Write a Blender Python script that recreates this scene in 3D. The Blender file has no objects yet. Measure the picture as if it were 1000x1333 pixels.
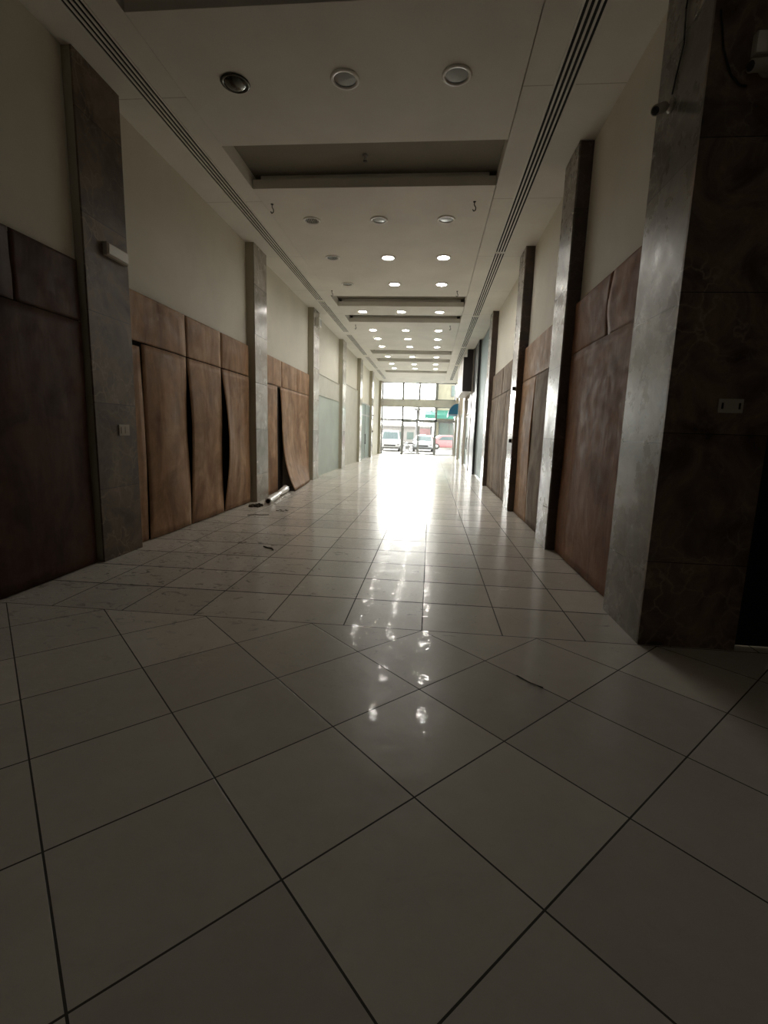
import bpy, math, random
from mathutils import Vector, Matrix
random.seed(7)
S = bpy.context.scene
COL = S.collection
PI = math.pi

# ------------------------------------------------------------------ materials
def new_mat(name):
    m = bpy.data.materials.new(name); m.use_nodes = True
    nt = m.node_tree
    b = nt.nodes['Principled BSDF']
    return m, nt, b

def N(nt, typ, **kw):
    n = nt.nodes.new(typ)
    for k, v in kw.items():
        if k.startswith('i_'):
            key = k[2:]
            key = int(key) if key.isdigit() else key.replace('_', ' ')
            n.inputs[key].default_value = v
        else:
            setattr(n, k, v)
    return n

def ramp(nt, stops, fac):
    r = nt.nodes.new('ShaderNodeValToRGB')
    el = r.color_ramp.elements
    while len(el) < len(stops): el.new(0.5)
    for e, (p, c) in zip(el, stops):
        e.position = p; e.color = (*c, 1) if len(c) == 3 else c
    nt.links.new(fac, r.inputs[0])
    return r.outputs[0]

def geo_pos(nt):
    g = nt.nodes.new('ShaderNodeNewGeometry')
    return g.outputs['Position']

def mapped(nt, vec, scale=(1, 1, 1), loc=(0, 0, 0), rot=(0, 0, 0)):
    m = nt.nodes.new('ShaderNodeMapping')
    m.inputs['Scale'].default_value = scale
    m.inputs['Location'].default_value = loc
    m.inputs['Rotation'].default_value = rot
    nt.links.new(vec, m.inputs['Vector'])
    return m.outputs[0]

def noise(nt, vec, scale, detail=4, rough=.55, dist=0):
    n = nt.nodes.new('ShaderNodeTexNoise')
    n.inputs['Scale'].default_value = scale; n.inputs['Detail'].default_value = detail
    n.inputs['Roughness'].default_value = rough; n.inputs['Distortion'].default_value = dist
    nt.links.new(vec, n.inputs['Vector'])
    return n.outputs['Fac']

def math_n(nt, op, a, b=None, c=None):
    n = nt.nodes.new('ShaderNodeMath'); n.operation = op
    for i, v in enumerate((a, b, c)):
        if v is None: continue
        if isinstance(v, (int, float)): n.inputs[i].default_value = v
        else: nt.links.new(v, n.inputs[i])
    return n.outputs[0]

def mix(nt, fac, a, b, typ='MIX'):
    n = nt.nodes.new('ShaderNodeMix'); n.data_type = 'RGBA'; n.blend_type = typ
    if isinstance(fac, (int, float)): n.inputs[0].default_value = fac
    else: nt.links.new(fac, n.inputs[0])
    for i, v in ((6, a), (7, b)):
        if isinstance(v, tuple): n.inputs[i].default_value = (*v, 1) if len(v) == 3 else v
        else: nt.links.new(v, n.inputs[i])
    return n.outputs[2]

def bump(nt, b, h, strength, dist=.01):
    n = nt.nodes.new('ShaderNodeBump')
    n.inputs['Strength'].default_value = strength; n.inputs['Distance'].default_value = dist
    nt.links.new(h, n.inputs['Height'])
    nt.links.new(n.outputs[0], b.inputs['Normal'])
    return n

def plain(name, col, rough=.5, metal=0., spec=.5, mott=.08, nscale=3., bumpy=0.0, coat=0.0):
    m, nt, b = new_mat(name)
    p = geo_pos(nt)
    f = noise(nt, p, nscale, 5)
    c0 = tuple(max(0, v*(1-mott)) for v in col); c1 = tuple(min(1, v*(1+mott)) for v in col)
    nt.links.new(ramp(nt, [(.3, c0), (.7, c1)], f), b.inputs['Base Color'])
    b.inputs['Roughness'].default_value = rough; b.inputs['Metallic'].default_value = metal
    b.inputs['Specular IOR Level'].default_value = spec
    b.inputs['Coat Weight'].default_value = coat
    if bumpy: bump(nt, b, noise(nt, p, 60, 3), bumpy, .004)
    return m

def floor_mat(name, diagonal):
    m, nt, b = new_mat(name)
    p = geo_pos(nt)
    T = .6
    if diagonal:
        v = mapped(nt, p, loc=(0, -3.46, 0))
        v = mapped(nt, v, rot=(0, 0, math.radians(45)))
    else:
        v = mapped(nt, p, loc=(0, -3.46, 0))
    sx = nt.nodes.new('ShaderNodeSeparateXYZ'); nt.links.new(v, sx.inputs[0])
    X = math_n(nt, 'DIVIDE', sx.outputs[0], T); Y = math_n(nt, 'DIVIDE', sx.outputs[1], T if diagonal else T*1.015)
    def edge(u):
        fr = math_n(nt, 'FRACT', u)
        return math_n(nt, 'MINIMUM', fr, math_n(nt, 'SUBTRACT', 1, fr))
    e = math_n(nt, 'MINIMUM', edge(X), edge(Y))
    if not diagonal:
        e = math_n(nt, 'MINIMUM', math_n(nt, 'MULTIPLY', edge(X), .75), math_n(nt, 'MULTIPLY', edge(Y), .42))
    grout = math_n(nt, 'LESS_THAN', e, .0062)
    cell = nt.nodes.new('ShaderNodeCombineXYZ')
    nt.links.new(math_n(nt, 'FLOOR', X), cell.inputs[0]); nt.links.new(math_n(nt, 'FLOOR', Y), cell.inputs[1])
    wn = nt.nodes.new('ShaderNodeTexWhiteNoise'); wn.noise_dimensions = '3D'
    nt.links.new(cell.outputs[0], wn.inputs['Vector'])
    n1 = noise(nt, p, 1.7, 6, .6, .4); n2 = noise(nt, p, 9, 5, .6)
    base = ramp(nt, [(.25, (.68, .64, .58)), (.55, (.72, .685, .625)), (.8, (.76, .725, .67))], n1)
    tone = nt.nodes.new('ShaderNodeMapRange'); tone.inputs[3].default_value = .86; tone.inputs[4].default_value = 1.06
    nt.links.new(wn.outputs['Value'], tone.inputs[0])
    tc = nt.nodes.new('ShaderNodeCombineXYZ')
    for i in range(3): nt.links.new(tone.outputs[0], tc.inputs[i])
    base = mix(nt, 1.0, base, tc.outputs[0], 'MULTIPLY')
    base = mix(nt, .12, base, ramp(nt, [(.3, (.6, .56, .5)), (.7, (1, 1, 1))], n2), 'MULTIPLY')
    # scuffs and dried mud, mostly along the left side
    sv = mapped(nt, p, scale=(1.0, 1.5, 1))
    sc = noise(nt, sv, 5.5, 7, .66, 1.6)
    fine = noise(nt, mapped(nt, p, scale=(1, 2.4, 1)), 16, 6, .7, 1.2)
    spx = nt.nodes.new('ShaderNodeSeparateXYZ'); nt.links.new(p, spx.inputs[0])
    side = nt.nodes.new('ShaderNodeMapRange')
    side.inputs[1].default_value = 0.6; side.inputs[2].default_value = -2.6
    side.inputs[3].default_value = 0.0; side.inputs[4].default_value = .075
    nt.links.new(spx.outputs[0], side.inputs[0])
    scf = math_n(nt, 'ADD', sc, side.outputs[0])
    scuff = ramp(nt, [(.60, (0, 0, 0)), (.70, (1, 1, 1))], scf)
    scuff2 = ramp(nt, [(.575, (0, 0, 0)), (.69, (1, 1, 1))], math_n(nt, 'ADD', fine, math_n(nt, 'MULTIPLY', side.outputs[0], .5)))
    zone = nt.nodes.new('ShaderNodeMapRange')          # the lobby end was swept cleaner
    zone.inputs[1].default_value = 2.2; zone.inputs[2].default_value = 4.2; zone.inputs[3].default_value = .12; zone.inputs[4].default_value = 1
    nt.links.new(spx.outputs[1], zone.inputs[0])
    st = math_n(nt, 'MAXIMUM', math_n(nt, 'MULTIPLY', scuff, .75), math_n(nt, 'MULTIPLY', scuff2, .5))
    st = math_n(nt, 'MULTIPLY', st, zone.outputs[0])
    base = mix(nt, st, base, (.13, .115, .095))
    base = mix(nt, grout, base, (.075, .068, .06))
    nt.links.new(base, b.inputs['Base Color'])
    rr = ramp(nt, [(.3, (.24, .24, .24)), (.75, (.28, .28, .28))], noise(nt, p, 3.1, 5))
    ro = math_n(nt, 'ADD', rr, math_n(nt, 'MULTIPLY', math_n(nt, 'MAXIMUM', st, grout), .45))
    nt.links.new(ro, b.inputs['Roughness'])
    b.inputs['IOR'].default_value = 1.5; b.inputs['Specular IOR Level'].default_value = .14
    b.inputs['Coat Weight'].default_value = .17; b.inputs['Coat Roughness'].default_value = .03; b.inputs['Coat IOR'].default_value = 1.32
    # every tile lies at a slightly different tilt, the glaze is gently wavy
    wcol = nt.nodes.new('ShaderNodeSeparateXYZ'); nt.links.new(wn.outputs['Color'], wcol.inputs[0])
    fx = math_n(nt, 'MULTIPLY', math_n(nt, 'FRACT', X), math_n(nt, 'SUBTRACT', wcol.outputs[0], .5))
    fy = math_n(nt, 'MULTIPLY', math_n(nt, 'FRACT', Y), math_n(nt, 'SUBTRACT', wcol.outputs[1], .5))
    tilt = math_n(nt, 'MULTIPLY', math_n(nt, 'ADD', fx, fy), .28)
    wav = math_n(nt, 'MULTIPLY', noise(nt, p, 5.0, 2, .5), .50)
    wv2 = math_n(nt, 'MULTIPLY', noise(nt, p, 16.0, 2, .5), .10)
    hh = math_n(nt, 'ADD', math_n(nt, 'ADD', tilt, wav), wv2)
    hh = math_n(nt, 'SUBTRACT', hh, math_n(nt, 'MULTIPLY', grout, .25))
    bn = bump(nt, b, hh, 1.0, .006)
    nt.links.new(bn.outputs[0], b.inputs['Coat Normal'])
    return m

def marble_mat(name, dark, mid, vein, rough=.16, seam_h=.9, seam_off=.0, tint=1.0):
    m, nt, b = new_mat(name)
    p = geo_pos(nt)
    w = noise(nt, p, 2.4, 8, .62, 1.3)
    c = ramp(nt, [(.32, dark), (.5, tuple((a+d)/2 for a, d in zip(dark, mid))), (.68, mid)], w)
    vo = nt.nodes.new('ShaderNodeTexVoronoi'); vo.feature = 'DISTANCE_TO_EDGE'; vo.inputs['Scale'].default_value = 4.2
    pv = nt.nodes.new('ShaderNodeVectorMath'); pv.operation = 'ADD'
    nz = nt.nodes.new('ShaderNodeTexNoise'); nz.inputs['Scale'].default_value = 3.5; nz.inputs['Detail'].default_value = 6
    nt.links.new(p, nz.inputs['Vector'])
    sc = nt.nodes.new('ShaderNodeVectorMath'); sc.operation = 'SCALE'; sc.inputs['Scale'].default_value = .55
    nt.links.new(nz.outputs['Color'], sc.inputs[0])
    nt.links.new(p, pv.inputs[0]); nt.links.new(sc.outputs[0], pv.inputs[1])
    nt.links.new(pv.outputs[0], vo.inputs['Vector'])
    vm = ramp(nt, [(.0, (1, 1, 1)), (.035, (.25, .25, .25)), (.08, (0, 0, 0))], vo.outputs['Distance'])
    gate = ramp(nt, [(.45, (0, 0, 0)), (.62, (1, 1, 1))], noise(nt, p, 1.3, 4))
    c = mix(nt, math_n(nt, 'MULTIPLY', vm, math_n(nt, 'MULTIPLY', gate, .6)), c, vein)
    # joints between the slabs
    sx = nt.nodes.new('ShaderNodeSeparateXYZ'); nt.links.new(p, sx.inputs[0])
    z = math_n(nt, 'DIVIDE', math_n(nt, 'ADD', sx.outputs[2], seam_off), seam_h)
    fr = math_n(nt, 'FRACT', z)
    seam = math_n(nt, 'LESS_THAN', fr, .006)
    slab = nt.nodes.new('ShaderNodeTexWhiteNoise'); slab.noise_dimensions = '1D'
    nt.links.new(math_n(nt, 'FLOOR', z), slab.inputs['W'])
    tn = nt.nodes.new('ShaderNodeMapRange'); tn.inputs[3].default_value = .75*tint; tn.inputs[4].default_value = 1.15*tint
    nt.links.new(slab.outputs['Value'], tn.inputs[0])
    cc = nt.nodes.new('ShaderNodeCombineXYZ')
    for i in range(3): nt.links.new(tn.outputs[0], cc.inputs[i])
    c = mix(nt, 1.0, c, cc.outputs[0], 'MULTIPLY')
    c = mix(nt, seam, c, (.015, .012, .01))
    nt.links.new(c, b.inputs['Base Color'])
    dust = noise(nt, p, 2.2, 6, .7)
    nt.links.new(ramp(nt, [(.35, (rough,)*3), (.7, (rough+.22,)*3)], dust), b.inputs['Roughness'])
    bump(nt, b, noise(nt, p, 5, 3), .22, .01)
    return m

def board_mat(name, c0, c1, c2, rough=.55):
    m, nt, b = new_mat(name)
    b.inputs['Specular IOR Level'].default_value = .3
    p = geo_pos(nt)
    st = mapped(nt, p, scale=(1, 1, .3))
    a = noise(nt, st, 2.6, 6, .6, .8)
    c = ramp(nt, [(.3, c0), (.5, c1), (.72, c2)], a)
    g = noise(nt, mapped(nt, p, scale=(1, 1, .05)), 38, 4, .6)
    c = mix(nt, .14, c, ramp(nt, [(.3, (.62, .6, .58)), (.7, (1, 1, 1))], g), 'MULTIPLY')
    blot = noise(nt, p, 1.8, 7, .65, 1.0)
    c = mix(nt, .75, c, ramp(nt, [(.32, (.5, .46, .42)), (.5, (.82, .8, .78)), (.68, (1.12, 1.12, 1.1))], blot), 'MULTIPLY')
    sp = noise(nt, p, 6.5, 7, .7, .6)
    c = mix(nt, math_n(nt, 'MULTIPLY', ramp(nt, [(.66, (0, 0, 0)), (.78, (1, 1, 1))], sp), .6), c, (.05, .028, .018))
    nt.links.new(c, b.inputs['Base Color'])
    nt.links.new(ramp(nt, [(.3, (rough-.08,)*3), (.7, (rough+.15,)*3)], noise(nt, p, 7, 4)), b.inputs['Roughness'])
    bump(nt, b, math_n(nt, 'ADD', noise(nt, st, 3.5, 3), math_n(nt, 'MULTIPLY', g, .05)), .5, .02)
    return m

def plaster_mat(name, col, seam=None):
    m, nt, b = new_mat(name)
    p = geo_pos(nt)
    f = noise(nt, p, 1.2, 6, .6)
    c = ramp(nt, [(.3, tuple(v*.93 for v in col)), (.7, tuple(min(1, v*1.04) for v in col))], f)
    if seam:
        sx = nt.nodes.new('ShaderNodeSeparateXYZ'); nt.links.new(p, sx.inputs[0])
        z = math_n(nt, 'FRACT', math_n(nt, 'DIVIDE', math_n(nt, 'ADD', sx.outputs[1], seam[1]), seam[0]))
        c = mix(nt, math_n(nt, 'MULTIPLY', math_n(nt, 'LESS_THAN', z, .012/seam[0]), .45), c, (.2, .19, .17))
    nt.links.new(c, b.inputs['Base Color'])
    b.inputs['Roughness'].default_value = .62; b.inputs['Specular IOR Level'].default_value = .35
    bump(nt, b, math_n(nt, 'ADD', noise(nt, p, 1.6, 3), math_n(nt, 'MULTIPLY', noise(nt, p, 90, 2), .02)), .35, .012)
    return m

def pane_mat(name, tint=(.96, .97, .96), refl_rough=.02):
    m = bpy.data.materials.new(name); m.use_nodes = True
    nt = m.node_tree; nt.nodes.clear()
    out = nt.nodes.new('ShaderNodeOutputMaterial')
    tr = nt.nodes.new('ShaderNodeBsdfTransparent'); tr.inputs[0].default_value = (*tint, 1)
    gl = nt.nodes.new('ShaderNodeBsdfGlossy'); gl.inputs['Roughness'].default_value = refl_rough
    fr = nt.nodes.new('ShaderNodeFresnel'); fr.inputs[0].default_value = 1.45
    mx = nt.nodes.new('ShaderNodeMixShader')
    nt.links.new(fr.outputs[0], mx.inputs[0]); nt.links.new(tr.outputs[0], mx.inputs[1]); nt.links.new(gl.outputs[0], mx.inputs[2])
    nt.links.new(mx.outputs[0], out.inputs[0])
    return m

def emit_mat(name, col, strength):
    m, nt, b = new_mat(name)
    b.inputs['Base Color'].default_value = (*col, 1)
    b.inputs['Emission Color'].default_value = (*col, 1); b.inputs['Emission Strength'].default_value = strength
    return m

M = {}
M['floor_straight'] = floor_mat('floor_tile_straight', False)
M['floor_diagonal'] = floor_mat('floor_tile_diagonal', True)
M['marble_left'] = marble_mat('emperador_marble_brown', (.07, .048, .032), (.21, .155, .105), (.42, .35, .26), .42, .9, .12)
M['marble_pale'] = marble_mat('emperador_marble_pale_sheen', (.13, .11, .09), (.30, .27, .225), (.5, .46, .40), .2, .9, .35)  # brown marble paled, grazing window sheen put into the base colour
M['marble_polished'] = marble_mat('emperador_marble_polished_sheen', (.26, .235, .20), (.47, .44, .385), (.62, .58, .52), .12, .9, .35)  # same marble lightened further, the glancing window reflection carried by its colour
M['marble_dark'] = marble_mat('emperador_marble_dark', (.05, .035, .026), (.30, .21, .14), (.5, .38, .28), .4, .9, .28)
M['plaster'] = plaster_mat('cream_plaster', (.74, .71, .62))
M['return_pale'] = plaster_mat('beige_plaster', (.66, .60, .53))
M['plaster_far'] = plaster_mat('white_plaster', (.72, .70, .64))
M['ceiling'] = plaster_mat('white_gypsum_ceiling', (.83, .815, .765), (2.32, -.83))
M['raft'] = plaster_mat('white_gypsum_panel', (.83, .815, .765))
M['recess'] = plaster_mat('recess_shade_plaster', (.27, .255, .215))  # ceiling finish darkened, the shade of the recess is in this colour
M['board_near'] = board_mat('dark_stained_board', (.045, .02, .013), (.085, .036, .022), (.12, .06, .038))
M['board_left'] = board_mat('brown_hardboard', (.26, .135, .075), (.46, .28, .165), (.66, .46, .31))
M['board_right'] = board_mat('red_brown_plywood', (.22, .105, .06), (.34, .175, .105), (.46, .27, .175), .62)
M['board_pale'] = board_mat('pale_chipboard', (.17, .12, .085), (.26, .20, .15), (.38, .31, .24), .75)
M['board_back'] = plain('board_raw_back', (.46, .36, .27), .8)
M['dark_void'] = plain('shop_gap_shade', (.06, .055, .05), .9)  # stands in for the darkness behind the board gap
M['metal_grey'] = plain('grey_aluminium', (.42, .42, .41), .35, .6)
M['diffuser'] = plain('white_enamel_diffuser', (.84, .83, .79), .4, 0)
M['black'] = plain('black_paint', (.012, .011, .012), .35)
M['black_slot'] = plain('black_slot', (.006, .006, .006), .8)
M['dark_metal'] = plain('dark_metal', (.05, .045, .04), .4, .7)
M['white_plastic'] = plain('white_plastic', (.8, .79, .74), .4)
M['dirty_plastic'] = plain('dusty_ivory_plastic', (.42, .38, .32), .5)
M['chrome'] = plain('polished_reflector', (.55, .55, .53), .18, 1.0)
M['ring'] = plain('white_enamel_ring', (.9, .89, .86), .3)
M['lens'] = plain('frosted_lens', (.15, .17, .16), .10, 0, .9)
M['lit_lens'] = emit_mat('lit_lens', (1, .96, .88), 60.0)
M['bowl'] = plain('dark_reflector_bowl', (.10, .10, .09), .18, .9)
M['pane'] = pane_mat('clear_window_glass')
M['door_frame'] = plain('silver_door_frame', (.38, .39, .39), .4, .3)
M['spandrel'] = plain('beige_spandrel', (.78, .77, .70), .5)
M['glass_green'] = plain('whitewashed_green_glass', (.47, .53, .48), .45, 0, .25, .1, 1.2)
M['glass_green_top'] = plain('whitewashed_grey_glass', (.58, .57, .50), .5, 0, .3)
M['glass_blue'] = plain('blue_grey_glass', (.22, .29, .30), .5, 0, .15, .15, .8)
M['glass_teal'] = plain('grey_teal_glass', (.30, .37, .35), .5, 0, .12, .1, 1)
M['wrap'] = plain('white_plastic_wrap', (.85, .83, .80), .3, 0, .5, .08, 14)
M['cardboard'] = plain('brown_card_tube', (.20, .12, .08), .8)
M['debris'] = plain('dark_debris', (.09, .07, .055), .8, 0, .5, .4, 30)
M['awning_blue'] = plain('blue_awning_fabric', (.02, .16, .30), .6)
M['awning_trim'] = plain('pale_awning_trim', (.35, .42, .50), .6)
M['sign_side'] = plain('brown_black_sign_side', (.018, .013, .013), .4)
M['sign_face'] = plain('white_sign_face', (.62, .60, .60), .35)
# outdoors, in the overcast daylight
M['asphalt'] = plain('pale_asphalt', (.30, .29, .28), .9)
M['pavement'] = plain('pale_pavement', (.42, .41, .38), .85)
M['yellow_wall'] = plain('pale_yellow_render', (.24, .23, .17), .8)
M['green_canopy'] = plain('green_canopy_sheet', (.028, .145, .11), .7)
M['shop_glass'] = plain('shop_glass', (.10, .14, .13), .1)
M['far_white'] = plain('far_white_wall', (.30, .29, .29), .8)
M['pink_board'] = plain('faded_red_board', (.30, .19, .20), .8)
M['pole_grey'] = plain('street_pole_grey', (.10, .10, .10), .6)
M['car_white'] = plain('white_car_paint', (.42, .42, .42), .2, 0, .5, .02, 3, 0, .5)
M['car_silver'] = plain('silver_blue_car_paint', (.30, .32, .34), .2, .2, .5, .02, 3, 0, .5)
M['car_red'] = plain('red_car_paint', (.34, .13, .14), .2, 0, .5, .02, 3, 0, .5)
M['car_glass'] = plain('car_glass', (.055, .085, .09), .08)
M['tyre'] = plain('tyre_rubber', (.02, .02, .02), .8)
M['lamp_glass'] = plain('headlamp_glass', (.2, .2, .2), .1)
M['tail'] = plain('red_tail_lamp', (.2, .01, .01), .2)

# ------------------------------------------------------------------ mesh building
class MB:
    def __init__(s): s.v = []; s.f = []; s.smooth = set()
    def box(s, x0, y0, z0, x1, y1, z1):
        n = len(s.v)
        s.v += [(x, y, z) for z in (z0, z1) for y in (y0, y1) for x in (x0, x1)]
        s.f += [tuple(n+i for i in q) for q in ((0, 2, 3, 1), (4, 5, 7, 6), (0, 1, 5, 4), (2, 6, 7, 3), (0, 4, 6, 2), (1, 3, 7, 5))]
        return s
    def prism(s, pts, axis, a, b):
        """pts: 2-D outline in the plane of the two other axes, extruded along axis"""
        n = len(s.v); k = len(pts)
        def mk(p, t):
            if axis == 0: return (t, p[0], p[1])
            if axis == 1: return (p[0], t, p[1])
            return (p[0], p[1], t)
        s.v += [mk(p, a) for p in pts] + [mk(p, b) for p in pts]
        s.f.append(tuple(n+i for i in range(k))[::-1]); s.f.append(tuple(n+k+i for i in range(k)))
        for i in range(k):
            j = (i+1) % k; s.f.append((n+i, n+j, n+k+j, n+k+i))
        return s
    def lathe(s, prof, c=(0, 0, 0), axis=(0, 0, 1), seg=24, capped=False):
        """prof: (radius, height) pairs about axis through c"""
        ax = Vector(axis).normalized(); q = ax.to_track_quat('Z', 'Y'); c = Vector(c)
        n = len(s.v)
        for r, h in prof:
            for i in range(seg):
                t = 2*PI*i/seg
                s.v.append(tuple(c + q @ Vector((r*math.cos(t), r*math.sin(t), h))))
        for k in range(len(prof)-1):
            for i in range(seg):
                j = (i+1) % seg
                s.smooth.add(len(s.f))
                s.f.append((n+k*seg+i, n+k*seg+j, n+(k+1)*seg+j, n+(k+1)*seg+i))
        if capped:
            s.f.append(tuple(n+i for i in range(seg))[::-1])
            s.f.append(tuple(n+(len(prof)-1)*seg+i for i in range(seg)))
        return s
    def rod(s, a, b, r, seg=12):
        a = Vector(a); b = Vector(b); d = b-a
        return s.lathe([(r, 0), (r, d.length)], a, d, seg, True)
    def tube(s, pts, r, seg=8):
        for a, b in zip(pts, pts[1:]): s.rod(a, b, r, seg)
        return s
    def sheet(s, fn, nu, nv, thick_vec):
        """closed thin slab: fn(u, v) -> point; the back is shifted by thick_vec"""
        n = len(s.v); T = Vector(thick_vec)
        for side in (0, 1):
            for j in range(nv+1):
                for i in range(nu+1):
                    s.v.append(tuple(Vector(fn(i/nu, j/nv)) + T*side))
        o = (nu+1)*(nv+1)
        idx = lambda i, j: n+j*(nu+1)+i
        for j in range(nv):
            for i in range(nu):
                q = (idx(i, j), idx(i+1, j), idx(i+1, j+1), idx(i, j+1))
                s.smooth.add(len(s.f)); s.f.append(q)
                s.smooth.add(len(s.f)); s.f.append(tuple(o+k for k in q)[::-1])
        ring = [idx(i, 0) for i in range(nu+1)] + [idx(nu, j) for j in range(1, nv+1)] + [idx(i, nv) for i in range(nu-1, -1, -1)] + [idx(0, j) for j in range(nv-1, 0, -1)]
        for a, b in zip(ring, ring[1:]+ring[:1]): s.f.append((b, a, a+o, b+o))
        return s
    def ball(s, c, r, seg=12, rings=8, sz=1.0):
        prof = [(max(r*math.sin(PI*k/rings), 1e-4), -r*sz*math.cos(PI*k/rings)) for k in range(rings+1)]
        return s.lathe(prof, c, (0, 0, 1), seg)
    def build(s, name, mat, parent=None, origin=None, bevel=0, slots=None, slot_of=None):
        if origin is None:
            if parent is not None: origin = Vector(parent['_o'])
            else:
                xs, ys, zs = zip(*s.v)
                origin = Vector(((min(xs)+max(xs))/2, (min(ys)+max(ys))/2, min(zs)))
        origin = Vector(origin)
        me = bpy.data.meshes.new(name)
        me.from_pydata([tuple(Vector(p)-origin) for p in s.v], [], s.f)
        for i in s.smooth: me.polygons[i].use_smooth = True
        me.materials.append(mat)
        if slots:
            for e in slots: me.materials.append(e)
            for pl in me.polygons: pl.material_index = slot_of(pl)
        import bmesh
        bm = bmesh.new(); bm.from_mesh(me)
        bmesh.ops.recalc_face_normals(bm, faces=bm.faces); bm.to_mesh(me); bm.free()
        me.update()
        o = bpy.data.objects.new(name, me); COL.objects.link(o)
        o['_o'] = list(origin)
        if parent is not None:
            o.parent = parent; o.location = origin - Vector(parent['_o'])
        else: o.location = origin
        if bevel:
            bv = o.modifiers.new('bevel', 'BEVEL'); bv.width = bevel; bv.segments = 2; bv.limit_method = 'ANGLE'
        return o

def tag(o, label, cat, group=None):
    o['label'] = label; o['category'] = cat
    if group: o['group'] = group
    return o
def struct(o):
    o['kind'] = 'structure'; return o
def thing(name, loc, label, cat, group=None):
    o = bpy.data.objects.new(name, None); COL.objects.link(o)
    o.location = loc; o['_o'] = list(loc); o.empty_display_size = .1
    return tag(o, label, cat, group)
def B(x0, y0, z0, x1, y1, z1): return MB().box(x0, y0, z0, x1, y1, z1)
def dup(root, loc, label, rot=None):
    r = root.copy(); COL.objects.link(r); r.location = loc; r['label'] = label
    if rot is not None: r.rotation_euler.z = rot
    for ch in list(root.children):
        c = ch.copy(); COL.objects.link(c); c.parent = r
        for g in list(ch.children):
            d = g.copy(); COL.objects.link(d); d.parent = c
    return r

# ------------------------------------------------------------------ measures
XL, XR = -3.43, 1.57          # corridor faces of the marble piers
WL, WR = -3.60, 1.74          # wall planes in the bays
ZC = 4.88                     # ceiling
YE = 34.0                     # glazed end wall
YB = 3.46                     # border of the diagonal paving

# ------------------------------------------------------------------ floor
fl = MB()
fl.box(-3.9, -9.0, -.08, 5.2, YB, 0)
fl.box(-3.9, YB, -.08, 5.2, YE+.35, 0)
floor = struct(fl.build('floor', M['floor_diagonal'], slots=[M['floor_straight']], slot_of=lambda p: 0 if p.index < 6 else 1))

# ------------------------------------------------------------------ ceiling: side soffits, recesses and the flat panels between
SX0, SX1 = -2.72, .75
RZ = 5.08
c = MB()
c.box(-3.9, -9.0, ZC, SX0, YE+.3, 5.3)
c.box(SX1, -9.0, ZC, 5.2, YE+.3, 5.3)
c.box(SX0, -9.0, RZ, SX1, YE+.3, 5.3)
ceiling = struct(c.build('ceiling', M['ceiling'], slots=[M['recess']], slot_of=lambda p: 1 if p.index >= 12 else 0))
rafts = [(-3.15, 3.45), (4.42, 6.33), (7.38, 12.87), (13.85, 14.87), (15.77, 20.95), (21.88, 23.2), (24.15, 27.5), (28.45, YE)]
for y0, y1 in rafts:
    rb = MB().box(SX0+.012, y0, ZC-.012, SX1-.012, y1, ZC+.11)
    rb.box(SX0+.1, y0+.09, ZC+.11, SX1-.1, y1-.02, RZ)
    rb.build('ceiling_panel', M['raft'], ceiling)

# ------------------------------------------------------------------ side walls
wl = MB(); wl.box(WL-.25, -9.0, 0, WL, YE+.2, ZC); wl.box(WL, -9.0, 0, -3.53, 4.725, ZC)
wall_left = struct(wl.build('wall_left', M['plaster']))
wr = MB(); wr.box(WR, 4.2, 0, WR+.25, YE+.2, ZC)
wall_right = struct(wr.build('wall_right', M['plaster']))
wall_back = struct(B(-3.9, -9.2, 0, 5.2, -9.0, ZC).build('wall_back', M['marble_dark']))
wall_side = struct(B(5.0, -9.0, 0, 5.2, 5.5, ZC).build('wall_lobby_side', M['marble_dark']))
wf = MB(); wf.box(2.24, 3.50, 2.55, 5.0, 3.62, ZC); wf.box(3.35, 3.50, 0, 5.0, 3.62, 2.55)
wall_lobby = struct(wf.build('wall_lobby_front', M['marble_dark']))
# door in the lobby wall, a lit store behind it
d = MB(); d.box(2.25, 3.54, .018, 3.34, 3.58, 2.54)
door1 = struct(d.build('door_1', M['black']))
MB().rod((2.40, 3.50, 1.0), (2.40, 3.54, 1.0), .01).rod((2.40, 3.50, 1.0), (2.52, 3.50, 1.0), .009).build('door_handle', M['dark_metal'], door1)
sr = MB(); sr.box(1.99, 5.4, 0, 5.0, 5.5, ZC)
struct(sr.build('wall_store', M['plaster']))

# ------------------------------------------------------------------ piers
def pier(y0, y1, side, label, mat, far=False, ymarb=None):
    x = XL if side < 0 else XR
    w = WL if side < 0 else WR
    t = thing('marble_pier', (x, (y0+y1)/2, 0), label, 'pier', 'marble piers along the %s wall' % ('left' if side < 0 else 'right'))
    core = B(min(w, x-side*-.02) if side < 0 else x+.02, y0+.004, 0, x-.02 if side < 0 else w, y1-.004, ZC)
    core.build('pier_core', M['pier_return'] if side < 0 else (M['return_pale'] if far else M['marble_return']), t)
    f = B(x-.02 if side < 0 else x, y0, 0, x if side < 0 else x+.02, y1, ZC)
    f.build('marble_facing', mat, t, bevel=.002)
    return t
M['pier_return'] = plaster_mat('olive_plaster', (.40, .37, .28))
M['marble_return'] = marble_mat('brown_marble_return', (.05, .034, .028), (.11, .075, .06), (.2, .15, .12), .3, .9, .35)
nm = ['nearest pier on the left wall, dark brown marble with an emergency light and a switch',
      'second left marble pier, between the stained boards and the curled board',
      'third left marble pier with a small white speaker box near its top',
      'fourth left marble pier, between the two whitewashed glass fronts',
      'fifth left marble pier, just before the glass door',
      'sixth left marble pier, beyond the glass door, with small black brackets']
LP = [(4.73, 5.42), (9.36, 10.05), (14.05, 14.75), (18.72, 19.4), (23.4, 24.05), (28.08, 28.75)]
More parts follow.
